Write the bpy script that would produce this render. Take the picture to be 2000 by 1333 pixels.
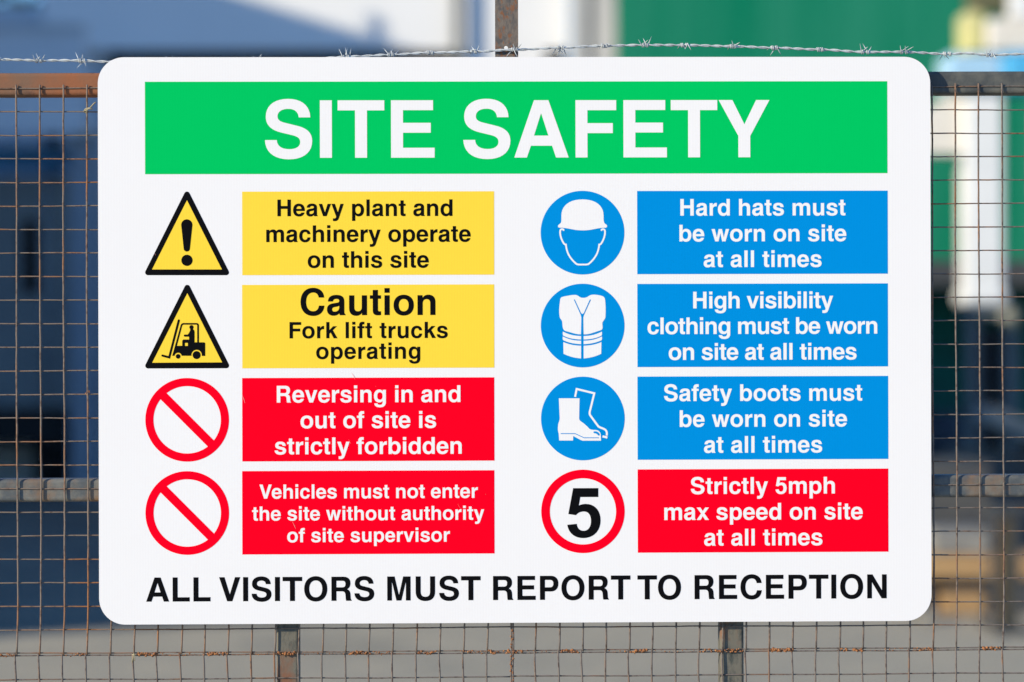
import bpy, bmesh, math, random, re
from mathutils import Vector, Matrix, Euler
random.seed(7)
scene = bpy.context.scene
for o in list(bpy.data.objects):
    bpy.data.objects.remove(o)

# ------------------------------------------------------------------ camera, world, sun, exposure
CAM_H = 1.55                                   # height of the sign centre above the yard
LENS = 85.0
FPX = LENS / 36.0 * 2000.0
cam_data = bpy.data.cameras.new('camera')
cam = bpy.data.objects.new('camera', cam_data)
scene.collection.objects.link(cam)
CAM_LOC = Vector((-0.0506945, -2.6, CAM_H - 0.0011861))
CAM_R = Matrix.Rotation(-0.01785845, 3, 'Z') @ Matrix.Rotation(0.00263968, 3, 'Y')
cam.matrix_world = Matrix.Translation(CAM_LOC) @ (CAM_R @ Matrix.Rotation(math.pi / 2, 3, 'X')).to_4x4()
cam_data.lens = LENS
cam_data.sensor_width = 36.0
cam_data.clip_start = 0.05
cam_data.clip_end = 2000.0
cam_data.dof.use_dof = True
cam_data.dof.focus_distance = 2.605
cam_data.dof.aperture_fstop = 3.2
cam_data.dof.aperture_blades = 0
scene.camera = cam

SUN_DIR = Vector((1.75, 1.0, -0.75)).normalized()          # the way the light travels
world = bpy.data.worlds.new('World')
scene.world = world
world.use_nodes = True
wn = world.node_tree.nodes
wl = world.node_tree.links
wn.clear()
sky = wn.new('ShaderNodeTexSky')
sky.sky_type = 'NISHITA'
sky.sun_disc = False
sky.sun_elevation = math.asin(-SUN_DIR.z)
sky.sun_rotation = math.atan2(-SUN_DIR.x, -SUN_DIR.y) % (2 * math.pi)
sky.air_density = 1.0
sky.dust_density = 0.0
sky.ozone_density = 8.0
bgn = wn.new('ShaderNodeBackground')
bgn.inputs['Strength'].default_value = 0.15
won = wn.new('ShaderNodeOutputWorld')
wl.new(sky.outputs[0], bgn.inputs[0])
wl.new(bgn.outputs[0], won.inputs[0])

sun_data = bpy.data.lights.new('sun', 'SUN')
sun_data.energy = 3.75
sun_data.angle = math.radians(0.5)
sun_data.color = (1.0, 0.885, 0.67)
sun = bpy.data.objects.new('sun', sun_data)
sun.rotation_euler = SUN_DIR.to_track_quat('-Z', 'Y').to_euler()
sun.location = (-20, -12, 18)
scene.collection.objects.link(sun)

scene.view_settings.view_transform = 'Standard'
scene.view_settings.look = 'None'
scene.view_settings.exposure = 0.66
scene.view_settings.gamma = 1.0
scene.view_settings.use_curve_mapping = False
scene.render.engine = 'CYCLES'
scene.cycles.use_denoising = True
scene.cycles.max_bounces = 6


# ------------------------------------------------------------------ helpers
def at(px, py, y):
    """Point of the photograph -> the place it shows on the upright plane at depth y."""
    d = CAM_R @ Vector(((px - 1000.0) / FPX, 1.0, (666.5 - py) / FPX))
    t = (y - CAM_LOC.y) / d.y
    return CAM_LOC + d * t


def link(o):
    scene.collection.objects.link(o)
    return o


def tag(o, label=None, cat=None, group=None, kind=None):
    if label: o['label'] = label
    if cat: o['category'] = cat
    if group: o['group'] = group
    if kind: o['kind'] = kind
    return o


def empty(name, loc, label, cat, group=None):
    o = bpy.data.objects.new(name, None)
    o.empty_display_size = 0.1
    o.location = loc
    link(o)
    tag(o, label, cat, group)
    return o


def obj(name, bm, mat, parent=None, smooth=False, label=None):
    me = bpy.data.meshes.new(name)
    bmesh.ops.recalc_face_normals(bm, faces=bm.faces)
    bm.to_mesh(me)
    bm.free()
    if smooth:
        for p in me.polygons:
            p.use_smooth = True
    if mat: me.materials.append(mat)
    o = bpy.data.objects.new(name, me)
    link(o)
    if parent:
        o.parent = parent
        o.matrix_parent_inverse = Matrix.Translation(parent.location).inverted()
    if label: o['label'] = label
    return o


def box(bm, lo, hi, bevel=0.0, seg=2):
    lo, hi = Vector(lo), Vector(hi)
    c, s = (lo + hi) / 2, hi - lo
    r = bmesh.ops.create_cube(bm, size=1.0, matrix=Matrix.Translation(c) @ Matrix.Diagonal((s.x, s.y, s.z, 1)))
    vs = r['verts']
    if bevel > 0:
        es = set()
        for v in vs:
            es.update(v.link_edges)
        bmesh.ops.bevel(bm, geom=list(es), offset=bevel, segments=seg, profile=0.5, affect='EDGES')
    return bm


def tube(bm, pts, r, n=8, cap=True):
    """a round bar along pts; r a number or a list"""
    pts = [Vector(p) for p in pts]
    rings = []
    up = Vector((0.13, 0.31, 0.94)).normalized()
    for i, p in enumerate(pts):
        t = (pts[min(i + 1, len(pts) - 1)] - pts[max(i - 1, 0)])
        if t.length < 1e-9: t = Vector((0, 0, 1))
        t.normalize()
        a = t.cross(up)
        if a.length < 1e-3: a = t.cross(Vector((1, 0, 0)))
        a.normalize()
        b = t.cross(a)
        rr = r[i] if isinstance(r, (list, tuple)) else r
        rings.append([bm.verts.new(p + (a * math.cos(2 * math.pi * k / n) + b * math.sin(2 * math.pi * k / n)) * rr) for k in range(n)])
    for i in range(len(rings) - 1):
        for k in range(n):
            bm.faces.new((rings[i][k], rings[i][(k + 1) % n], rings[i + 1][(k + 1) % n], rings[i + 1][k]))
    if cap:
        bm.faces.new(rings[0][::-1])
        bm.faces.new(rings[-1])


def lump(bm, c, r, sub=1):
    m = Matrix.Translation(c) @ Euler((random.random() * 6, random.random() * 6, 0)).to_matrix().to_4x4() @ Matrix.Diagonal((r * random.uniform(.7, 1.4), r * random.uniform(.6, 1.0), r * random.uniform(.6, 1.1), 1))
    res = bmesh.ops.create_icosphere(bm, subdivisions=sub, radius=1.0, matrix=m)
    for v in res['verts']:
        v.co += Vector((random.uniform(-1, 1), random.uniform(-1, 1), random.uniform(-1, 1))) * r * 0.22


# ------------------------------------------------------------------ materials
def pm(name, c1, c2=None, scale=6.0, rough=0.6, spec=0.4, metal=0.0, bump=0.0, bscale=None, lo=0.4, hi=0.6,
       c3=None, scale3=20.0, lo3=0.55, hi3=0.65, stretch=(1, 1, 1), detail=6.0):
    m = bpy.data.materials.new(name)
    m.use_nodes = True
    nt = m.node_tree
    N, L = nt.nodes, nt.links
    b = N['Principled BSDF']
    b.inputs['Roughness'].default_value = rough
    b.inputs['Specular IOR Level'].default_value = spec
    b.inputs['Metallic'].default_value = metal
    b.inputs['Base Color'].default_value = (*c1, 1)
    tc = N.new('ShaderNodeTexCoord')
    mp = N.new('ShaderNodeMapping')
    mp.inputs['Scale'].default_value = stretch
    geo = N.new('ShaderNodeNewGeometry')
    L.new(geo.outputs['Position'], mp.inputs['Vector'])

    def noise(sc, det=detail):
        n = N.new('ShaderNodeTexNoise')
        n.inputs['Scale'].default_value = sc
        n.inputs['Detail'].default_value = det
        n.inputs['Roughness'].default_value = 0.62
        L.new(mp.outputs[0], n.inputs['Vector'])
        return n

    def ramp(src, a, bb):
        r = N.new('ShaderNodeMapRange')
        r.inputs['From Min'].default_value = a
        r.inputs['From Max'].default_value = bb
        L.new(src, r.inputs['Value'])
        return r.outputs[0]
    col = None
    if c2:
        n = noise(scale)
        mx = N.new('ShaderNodeMix'); mx.data_type = 'RGBA'
        mx.inputs['A'].default_value = (*c1, 1); mx.inputs['B'].default_value = (*c2, 1)
        L.new(ramp(n.outputs['Fac'], lo, hi), mx.inputs['Factor'])
        col = mx.outputs['Result']
        if c3:
            n3 = noise(scale3)
            mx3 = N.new('ShaderNodeMix'); mx3.data_type = 'RGBA'
            L.new(col, mx3.inputs['A']); mx3.inputs['B'].default_value = (*c3, 1)
            L.new(ramp(n3.outputs['Fac'], lo3, hi3), mx3.inputs['Factor'])
            col = mx3.outputs['Result']
        L.new(col, b.inputs['Base Color'])
    if bump > 0:
        nb = noise(bscale or scale * 3)
        bp = N.new('ShaderNodeBump')
        bp.inputs['Strength'].default_value = bump
        bp.inputs['Distance'].default_value = 0.001 if (bscale or 0) > 60 else 0.01
        L.new(nb.outputs['Fac'], bp.inputs['Height'])
        L.new(bp.outputs[0], b.inputs['Normal'])
    return m


def printed(name, col, rough=0.5, spec=0.02, flute=0.018, mottle=0.03):
    """ink or film on the fluted plastic board: very faint upright flutes and a little soiling"""
    m = bpy.data.materials.new(name)
    m.use_nodes = True
    N, L = m.node_tree.nodes, m.node_tree.links
    b = N['Principled BSDF']
    b.inputs['Roughness'].default_value = rough
    b.inputs['Specular IOR Level'].default_value = spec
    geo = N.new('ShaderNodeNewGeometry')
    wv = N.new('ShaderNodeTexWave')
    wv.wave_type = 'BANDS'; wv.bands_direction = 'X'
    wv.inputs['Scale'].default_value = 105.0
    wv.inputs['Distortion'].default_value = 0.4
    wv.inputs['Detail'].default_value = 1.0
    L.new(geo.outputs['Position'], wv.inputs['Vector'])
    ns = N.new('ShaderNodeTexNoise')
    ns.inputs['Scale'].default_value = 7.0
    ns.inputs['Detail'].default_value = 5.0
    L.new(geo.outputs['Position'], ns.inputs['Vector'])
    fine = N.new('ShaderNodeTexNoise')
    fine.inputs['Scale'].default_value = 900.0
    fine.inputs['Detail'].default_value = 2.0
    L.new(geo.outputs['Position'], fine.inputs['Vector'])
    m1 = N.new('ShaderNodeMath'); m1.operation = 'MULTIPLY_ADD'
    L.new(wv.outputs['Fac'], m1.inputs[0]); m1.inputs[1].default_value = flute; m1.inputs[2].default_value = 1 - flute / 2 - mottle / 2
    m2 = N.new('ShaderNodeMath'); m2.operation = 'MULTIPLY_ADD'
    L.new(ns.outputs['Fac'], m2.inputs[0]); m2.inputs[1].default_value = mottle; L.new(m1.outputs[0], m2.inputs[2])
    m3 = N.new('ShaderNodeMath'); m3.operation = 'MULTIPLY_ADD'
    L.new(fine.outputs['Fac'], m3.inputs[0]); m3.inputs[1].default_value = 0.02; L.new(m2.outputs[0], m3.inputs[2])
    mx = N.new('ShaderNodeMix'); mx.data_type = 'RGBA'; mx.blend_type = 'MULTIPLY'
    mx.inputs['Factor'].default_value = 1.0
    mx.inputs['A'].default_value = (*col, 1)
    L.new(m3.outputs[0], mx.inputs['B'])
    L.new(mx.outputs['Result'], b.inputs['Base Color'])
    bp = N.new('ShaderNodeBump')
    bp.inputs['Strength'].default_value = 0.02
    bp.inputs['Distance'].default_value = 0.0005
    L.new(wv.outputs['Fac'], bp.inputs['Height'])
    L.new(bp.outputs[0], b.inputs['Normal'])
    return m


M = {}
M['board'] = printed('white_board', (0.790, 0.763, 0.750))
M['white_ink'] = printed('white_print', (0.790, 0.763, 0.750))
M['green_ink'] = printed('green_print', (0.0, 0.485, 0.10))
M['yellow_ink'] = printed('yellow_print', (0.88, 0.605, 0.05), flute=0.035)
M['red_ink'] = printed('red_print', (0.87, 0.0, 0.014))
M['blue_ink'] = printed('blue_print', (0.0, 0.235, 0.60))
M['black_ink'] = printed('black_print', (0.004, 0.004, 0.005), rough=0.55, spec=0.03)

M['wire'] = pm('rusty_wire', (0.19, 0.145, 0.115), (0.29, 0.125, 0.05), scale=10, lo=.49, hi=.62, rough=.75, spec=.25,
               c3=(0.10, 0.065, 0.05), scale3=160, lo3=.52, hi3=.66, bump=.5, bscale=500)
M['wire_dark'] = pm('weathered_wire', (0.16, 0.132, 0.113), (0.22, 0.11, 0.058), scale=16, lo=.50, hi=.62, rough=.75, spec=.25,
                    c3=(0.075, 0.05, 0.042), scale3=170, lo3=.5, hi3=.66, bump=.5, bscale=500)
M['crust'] = pm('rust_crust', (0.36, 0.155, 0.065), (0.20, 0.085, 0.045), scale=220, rough=.95, spec=.1,
                c3=(0.50, 0.235, 0.09), scale3=350, bump=.8, bscale=700)
M['rust_rail'] = pm('rusty_steel', (0.27, 0.10, 0.045), (0.19, 0.105, 0.065), scale=9, rough=.8, spec=.25,
                    c3=(0.11, 0.06, 0.042), scale3=45, lo3=.56, hi3=.72, bump=.35, bscale=400)
M['dark_rail'] = pm('grey_painted_steel', (0.060, 0.064, 0.062), (0.125, 0.12, 0.10), scale=34, rough=.62, spec=.4, lo=.45, hi=.68,
                    c3=(0.17, 0.075, 0.045), scale3=24, lo3=.60, hi3=.68, bump=.3, bscale=350)
M['galv'] = pm('galvanised_steel', (0.075, 0.082, 0.085), (0.155, 0.15, 0.13), scale=46, rough=.55, spec=.45, lo=.42, hi=.62,
               c3=(0.20, 0.115, 0.06), scale3=18, lo3=.50, hi3=.66, bump=.25, bscale=400)
M['post_rust'] = pm('pitted_rusty_steel', (0.165, 0.132, 0.105), (0.085, 0.078, 0.075), scale=150, rough=.75, spec=.3, lo=.42, hi=.6,
                    c3=(0.20, 0.085, 0.04), scale3=260, lo3=.54, hi3=.62, bump=.5, bscale=450, stretch=(1, 1, .6))
M['moss_post'] = pm('stained_steel', (0.14, 0.128, 0.10), (0.04, 0.047, 0.043), scale=75, rough=.65, spec=.35, lo=.50, hi=.66,
                    c3=(0.19, 0.085, 0.045), scale3=32, lo3=.50, hi3=.66, bump=.3, bscale=400, stretch=(1, 1, .5))
M['zinc'] = pm('zinc_wire', (0.54, 0.56, 0.55), (0.36, 0.38, 0.39), scale=150, rough=.5, spec=.5)
M['straw'] = pm('tie_wire', (0.42, 0.36, 0.22), (0.30, 0.25, 0.15), scale=90, rough=.7, spec=.3)
M['scratch'] = pm('bare_scratch', (0.80, 0.30, 0.30), rough=.6, spec=.2)

M['concrete'] = pm('yard_concrete', (0.445, 0.385, 0.27), (0.35, 0.315, 0.235), scale=2.4, rough=.9, spec=.15, lo=.35, hi=.65,
                   c3=(0.25, 0.23, 0.175), scale3=.7, lo3=.55, hi3=.72, bump=.3, bscale=30)
M['shade_asphalt'] = pm('shade_asphalt', (0.20, 0.19, 0.15), (0.15, 0.143, 0.12), scale=1.1, rough=.9, spec=.15, bump=.3, bscale=40)  # lane surface, its dark tone adds to the cast shade
M['white_clad'] = pm('white_cladding', (0.83, 0.82, 0.80), (0.79, 0.785, 0.77), scale=.8, rough=.6, spec=.3)
M['grey_clad'] = pm('grey_trim', (0.50, 0.505, 0.49), (0.46, 0.465, 0.455), scale=2, rough=.6, spec=.3)
M['pipe'] = pm('grey_pipe', (0.13, 0.145, 0.15), (0.11, 0.125, 0.13), scale=3, rough=.5)
M['green_clad'] = pm('green_cladding', (0.002, 0.180, 0.092), (0.022, 0.222, 0.130), scale=1.6, rough=.7, spec=.06, lo=.35, hi=.65, stretch=(1, 1, .12))
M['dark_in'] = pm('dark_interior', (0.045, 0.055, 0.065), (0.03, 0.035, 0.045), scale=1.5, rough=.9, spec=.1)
M['teal_in'] = pm('dark_green_interior', (0.02, 0.22, 0.20), (0.03, 0.17, 0.16), scale=1.5, rough=.8, spec=.15)
M['blue_canopy'] = pm('pale_blue_cladding', (0.62, 0.65, 0.68), (0.56, 0.60, 0.64), scale=1.0, rough=.6, spec=.3)
M['canopy_trim'] = pm('pale_blue_trim', (0.50, 0.53, 0.56), (0.46, 0.50, 0.53), scale=1.0, rough=.6)
M['slate'] = pm('slate_blue_paint', (0.26, 0.30, 0.35), (0.22, 0.26, 0.31), scale=2, rough=.6, spec=.3)
M['lorry_blue'] = pm('blue_coachwork', (0.165, 0.195, 0.205), (0.135, 0.16, 0.175), scale=2, rough=.45, spec=.4)
M['slate_dark'] = pm('dark_blue_enamel', (0.05, 0.055, 0.07), (0.04, 0.045, 0.06), scale=2, rough=.5)
M['strong_blue'] = pm('strong_blue_paint', (0.018, 0.17, 0.36), (0.015, 0.15, 0.32), scale=2, rough=.5, spec=.4)
M['black'] = pm('black_rubber', (0.018, 0.018, 0.02), (0.03, 0.03, 0.03), scale=6, rough=.85, spec=.2)
M['brick'] = pm('brown_brick', (0.26, 0.16, 0.12), (0.20, 0.12, 0.09), scale=5, rough=.9, spec=.15)
M['roof'] = pm('grey_roof_sheet', (0.25, 0.25, 0.26), (0.21, 0.21, 0.22), scale=2, rough=.7)
M['white_paint'] = pm('white_enamel', (0.78, 0.775, 0.75), (0.72, 0.72, 0.70), scale=3, rough=.4, spec=.4)
M['cream'] = pm('cream_paint', (0.78, 0.72, 0.62), (0.72, 0.66, 0.56), scale=3, rough=.5)
M['dull_cream'] = pm('dull_cream_paint', (0.36, 0.33, 0.22), (0.30, 0.28, 0.2), scale=3, rough=.6)
M['yellow'] = pm('pale_yellow_paint', (0.66, 0.60, 0.24), (0.58, 0.54, 0.25), scale=3, rough=.5)
M['olive'] = pm('olive_paint', (0.13, 0.125, 0.06), (0.10, 0.10, 0.05), scale=4, rough=.6)
M['sky_blue'] = pm('light_blue_paint', (0.07, 0.42, 0.72), (0.08, 0.40, 0.66), scale=3, rough=.45)
M['ice_blue'] = pm('ice_blue_paint', (0.36, 0.58, 0.74), (0.42, 0.60, 0.74), scale=3, rough=.45)
M['blue_steel'] = pm('blue_grey_steel', (0.11, 0.13, 0.14), (0.09, 0.105, 0.115), scale=3, rough=.5)
M['wood'] = pm('sawn_timber', (0.42, 0.265, 0.125), (0.34, 0.205, 0.095), scale=5, rough=.8, spec=.15, stretch=(.2, 1, 3))
M['grey_board'] = pm('grey_concrete_slab', (0.26, 0.25, 0.225), (0.20, 0.195, 0.18), scale=6, rough=.9, spec=.15)
M['highlight_block'] = pm('highlight_pale', (0.46, 0.43, 0.36), (0.38, 0.355, 0.30), scale=8, rough=.9, spec=.15)
M['dark_steel'] = pm('dark_steel', (0.04, 0.045, 0.05), (0.06, 0.06, 0.06), scale=6, rough=.6)
M['chest'] = pm('dark_grey_paint', (0.05, 0.05, 0.052), (0.085, 0.08, 0.07), scale=4, rough=.6)
M['leaf'] = pm('evergreen_leaf', (0.05, 0.075, 0.03), (0.085, 0.10, 0.04), scale=4, rough=.6, spec=.3)
M['bark'] = pm('bark', (0.10, 0.075, 0.05), (0.07, 0.05, 0.035), scale=9, rough=.9)

# ------------------------------------------------------------------ the setting
bm = bmesh.new()
bmesh.ops.create_grid(bm, x_segments=1, y_segments=1, size=400, matrix=Matrix.Translation((0, 100, 0)))
tag(obj('ground', bm, M['concrete']), kind='structure')
bm = bmesh.new()                                            # dark lane adding to the shade, its skewed near edge follows the shade line
vs = [bm.verts.new(p) for p in ((-60, -2.95, .004), (-2.78, 10.28, .004), (-1.0, 10.72, .004), (.6, 11.3, .004), (3.4, 22.3, .004), (-60, 22.3, .004))]
bm.faces.new(vs)
tag(obj('shade_lane', bm, M['shade_asphalt']), kind='structure')

# ------------------------------------------------------------------ buildings behind the fence
def bxp(bm, x0, x1, y0, y1, z0, z1, bevel=0.0):
    box(bm, (x0, y0, z0), (x1, y1, z1), bevel)


YW = 23.4                                                   # front of the white shed
wl_ = at(165, 100, YW).x
wr_ = at(1108, 100, YW).x
z_open = at(500, 98, YW).z
white = empty('white_shed', (0, YW, 0), 'white clad shed across the yard with a dark open front under its deep fascia', 'shed')
bm = bmesh.new(); bxp(bm, wl_ - .45, wr_, YW, YW + .15, z_open, 7.49)
obj('fascia', bm, M['white_clad'], white)
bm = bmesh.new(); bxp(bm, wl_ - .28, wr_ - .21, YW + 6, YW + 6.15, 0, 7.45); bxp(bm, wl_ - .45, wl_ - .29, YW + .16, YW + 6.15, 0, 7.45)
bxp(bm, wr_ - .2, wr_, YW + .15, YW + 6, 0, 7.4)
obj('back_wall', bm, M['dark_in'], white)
bm = bmesh.new(); bxp(bm, wl_ - .6, wr_ + .05, YW - .2, YW + 6.3, 7.5, 7.62)
obj('roof', bm, M['roof'], white)
xw0 = at(908, 100, YW).x
bm = bmesh.new(); bxp(bm, xw0, wr_ - .25, YW + .001, YW + .148, 0, z_open - .002)
obj('wall_panel', bm, M['white_clad'], white)
bm = bmesh.new()
px_ = at(893, 100, YW - .1)
tube(bm, [(px_.x, YW - .12, 0), (px_.x, YW - .12, 7.45)], .055, 12)
for z in (2.2, 4.6, 6.6): bxp(bm, px_.x - .06, px_.x + .06, YW - .12, YW - .001, z, z + .05)
obj('downpipe', bm, M['pipe'], white, True)

# grey corner trim between the white shed and the green one
trim = empty('door_frame', (0, 23.3, 0), 'pale grey ribbed steel door frame between the white and the green shed', 'door frame')
x0, x1, x2, x3 = (at(p, 60, 23.2).x for p in (1112, 1146, 1160, 1203))
bm = bmesh.new(); bxp(bm, x0, x1, 23.15, 23.38, 0, 7.2); bxp(bm, x2, x3, 23.1, 23.38, 0, 7.2)
obj('jamb', bm, M['grey_clad'], trim)
bm = bmesh.new(); bxp(bm, x1, x2, 23.25, 23.37, 0, 7.15)
obj('seal_strip', bm, M['pipe'], trim)

YG = 22.6
green = empty('green_shed', (0, YG, 0), 'green ribbed metal shed across the yard with a dark opening below', 'shed')
gx0 = at(1204, 60, YG).x
gx1 = 16.0
ox0, ox1, oz = at(1500, 500, YG).x, 8.5, at(1850, 512, YG).z
bm = bmesh.new()


def ribbed(bm, x0, x1, y, z0, z1, pitch=.20, depth=.010):
    x = x0
    pts = []
    while x < x1 - 1e-4:
        for a, d in ((0, 0), (.62, 0), (.70, -depth), (.92, -depth)):
            xx = min(x + a * pitch, x1)
            pts.append((xx, y + d))
        x += pitch
    pts.append((x1, y))
    for i in range(len(pts) - 1):
        if pts[i + 1][0] - pts[i][0] < 1e-5: continue
        (a, ya), (b, yb) = pts[i], pts[i + 1]
        v = [bm.verts.new(q) for q in ((a, ya, z0), (b, yb, z0), (b, yb, z1), (a, ya, z1))]
        bm.faces.new(v)


ribbed(bm, gx0, ox0, YG, 0, 6.8)
ribbed(bm, ox0, ox1, YG, oz, 6.8)
ribbed(bm, ox1, gx1, YG, 0, 6.8)
obj('wall', bm, M['green_clad'], green)
bm = bmesh.new()
bxp(bm, ox0 - .1, ox1 + .1, YG + 3.2, YG + 3.3, 0, oz + .2); bxp(bm, ox0 - .1, ox0, YG + .05, YG + 3.2, 0, oz + .2)
bxp(bm, ox1, ox1 + .1, YG + .05, YG + 3.2, 0, oz + .2); bxp(bm, ox0, ox1, YG + .05, YG + 3.2, oz + .05, oz + .15)
obj('bay', bm, M['teal_in'], green)
bm = bmesh.new()
bxp(bm, gx0, gx1, YG + .2, YG + 9, 6.5, 6.6); bxp(bm, gx1 - .1, gx1, YG + .05, YG + 9, 0, 6.5); bxp(bm, gx0, gx0 + .1, YG + .05, YG + 9, 0, 6.5)
obj('roof', bm, M['roof'], green)
bm = bmesh.new()
p0 = at(1810, 540, YG - .06); bxp(bm, ox0, ox1, YG - .10, YG - .036, p0.z - .10, oz + .02)
obj('lintel', bm, M['dark_steel'], green)

# pale blue loading canopy at the far left
YC = 21.3
cx1 = at(166, 200, YC).x
canopy = empty('loading_canopy', (cx1 - 2, YC, 0), 'pale blue loading canopy on a slate post, in the shade behind the left fence mesh', 'canopy')
ct, cb = at(60, 58, YC).z, at(60, 262, YC).z
bm = bmesh.new(); bxp(bm, cx1 - 5, cx1, YC, YC + .12, cb, ct); bxp(bm, cx1 - 5, cx1, YC + .121, YC + .7, cb + .05, cb + .15)
obj('fascia', bm, M['blue_canopy'], canopy)
bm = bmesh.new(); bxp(bm, cx1 - 5, cx1 - .01, YC - .03, YC + .25, ct + .002, ct + .06)
obj('gutter', bm, M['canopy_trim'], canopy)
bm = bmesh.new(); a = at(140, 600, YC + .3).x; b_ = at(196, 600, YC + .3).x
bxp(bm, a, b_, YC + .2, YC + .45, 0, cb + .04)
obj('post', bm, M['slate'], canopy)
bm = bmesh.new(); z1, z0 = at(60, 285, YC + .6).z, at(60, 335, YC + .6).z
bxp(bm, cx1 - 5, at(150, 300, YC + .6).x, YC + .6, YC + .68, z0, z1)
obj('blue_beam', bm, M['strong_blue'], canopy)
bm = bmesh.new()
bxp(bm, cx1 - 5, cx1 - .12, YC + 2.3, YC + 2.5, 0, at(60, 14, YC + 2.3).z)
obj('upper_wall', bm, M['blue_canopy'], canopy)

# box lorry parked under the canopy
lorry = empty('box_lorry', (0, YC + 1.2, 0), 'dark blue box lorry parked under the canopy behind the left fence mesh', 'lorry')
YL = YC + .9
lx1 = at(141, 600, YL).x; lx0 = lx1 - 2.4
lz0, lz1 = at(60, 800, YL).z, at(60, 345, YL).z
bm = bmesh.new(); bxp(bm, lx0, lx1, YL, YL + 1.3, lz0, lz1, .03)
obj('box_body', bm, M['lorry_blue'], lorry)
bm = bmesh.new(); c_ = at(62, 500, YL).x
bxp(bm, c_ - .11, c_ + .075, YL - .012, YL - .001, at(60, 575, YL).z, at(60, 430, YL).z)
obj('door_window', bm, M['black'], lorry)
for dx in (.28, 1.05):
    bm = bmesh.new(); tube(bm, [(lx1 - dx, YL - .03, lz0 + .05), (lx1 - dx, YL - .03, lz1 - .05)], .018, 8)
    obj('lock_bar', bm, M['slate'], lorry, True)
bm = bmesh.new(); bxp(bm, lx0, lx1, YL + .05, YL + 1.28, lz0 - .22, lz0 - .003); bxp(bm, lx0 + .1, lx1 - .05, YL - .05, YL + .04, lz0 - .35, lz0 - .15)
obj('chassis', bm, M['black'], lorry)
for x in (lx0 + .3, lx1 - .3):
    bm = bmesh.new()
    bmesh.ops.create_cone(bm, cap_ends=True, segments=28, radius1=.44, radius2=.44, depth=.3, matrix=Matrix.Translation((x, YL + .7, .44)) @ Matrix.Rotation(math.pi / 2, 4, 'Y'))
    obj('wheel', bm, M['black'], lorry)

# unseen shed added and shaped to throw the shade on yard, canopy and white fascia
neigh = empty('shade_shed', (-13, 5, 0), 'unseen tall brick shed added left of the yard to shade the lane and the white wall', 'shed')
SX = -11.65
ya, yb = 4.95, 26.0


def eave(y):
    for (a, ha), (b, hb) in zip(EAVE, EAVE[1:]):
        if a <= y <= b: return ha + (hb - ha) * (y - a) / (b - a)


EAVE = [(4.95, 7.6), (12.0, 8.3), (16.3, 9.35), (17.1, 9.41), (26.0, 7.5)]  # eave heights set by where the shadow edge should fall


bm = bmesh.new()
prof = [(ya, 0), (yb, 0)] + [(y, h) for y, h in EAVE[::-1]]
f0 = [bm.verts.new((SX, y, z)) for y, z in prof]; f1 = [bm.verts.new((SX - 12, y, z)) for y, z in prof]
bm.faces.new(f0); bm.faces.new(f1[::-1])
for i in range(len(prof)): bm.faces.new((f0[i], f1[i], f1[(i + 1) % len(prof)], f0[(i + 1) % len(prof)]))
obj('wall', bm, M['brick'], neigh)
bm = bmesh.new(); yv = 17.30; bxp(bm, SX - .07, SX - .01, yv - .03, yv + .04, eave(yv) - .05, eave(yv) + .24)
obj('shadow_bump', bm, M['roof'], neigh)  # small box added for the bump in the shadow edge on the fascia

# unseen container added behind the sign to shade the foot of the machine
cont = empty('shade_container', (1.0, 17.4, 0), 'unseen grey container added behind the sign to shade the foot of the machine', 'container')
bm = bmesh.new(); bxp(bm, -.2, 3.15, 17.4, 22.3, .12, 2.42)
obj('box_body', bm, M['slate'], cont)
for x in (-.1, 3.0):
    for y in (17.45, 22.1):
        bm = bmesh.new(); bxp(bm, x - .08, x + .08, y, y + .16, 0, .119)
        obj('corner_foot', bm, M['dark_steel'], cont)

# ------------------------------------------------------------------ yard machine seen through the right mesh
YM = 19.4
S = 1 / FPX * (YM + 2.6)
mach = empty('pillar_machine', (at(1922, 900, YM).x, YM, 0), 'white pillar machine with a light blue hood, seen blurred through the right fence mesh', 'machine')


def rect(bm, px0, py0, px1, py1, y0, depth, bevel=0.0):
    a = at(px0, py1, y0); b = at(px1, py0, y0)
    box(bm, (a.x, y0, a.z), (b.x, y0 + depth, b.z), bevel)


def cyl(bm, pxc, py0, py1, y, rad, n=28):
    a = at(pxc, py1, y); b = at(pxc, py0, y)
    tube(bm, [(a.x, y, a.z), (a.x, y, b.z)], rad, n)


bm = bmesh.new(); rect(bm, 1885, 176, 1961, 566, YM - .17, .34, .03); obj('column', bm, M['white_paint'], mach)
bm = bmesh.new(); rect(bm, 1880, 564, 1970, 597, YM - .21, .42, .05); obj('flange', bm, M['white_paint'], mach)
bm = bmesh.new()
q = [at(1800, 300, YM - .1), at(1890, 300, YM - .1), at(1890, 180, YM - .1), at(1862, 180, YM - .1), at(1800, 222, YM - .1)]
f0 = [bm.verts.new(p) for p in q]; f1 = [bm.verts.new(p + Vector((0, .35, 0))) for p in q]
bm.faces.new(f0); bm.faces.new(f1[::-1])
for i in range(5): bm.faces.new((f0[i], f1[i], f1[(i + 1) % 5], f0[(i + 1) % 5]))
obj('head', bm, M['cream'], mach)
bm = bmesh.new(); rect(bm, 1848, 104, 1962, 178, YM - .25, .5, .05); obj('hood', bm, M['ice_blue'], mach)
bm = bmesh.new(); rect(bm, 1962, 102, 2090, 178, YM - .3, .6, .05); obj('blue_panel', bm, M['sky_blue'], mach)
bm = bmesh.new(); rect(bm, 1884, 22, 1926, 103, YM - .2, .4, .04); obj('yellow_box', bm, M['yellow'], mach)
bm = bmesh.new(); rect(bm, 1927, 36, 2060, 101, YM - .22, .44, .04); obj('cream_tank', bm, M['cream'], mach)
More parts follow.
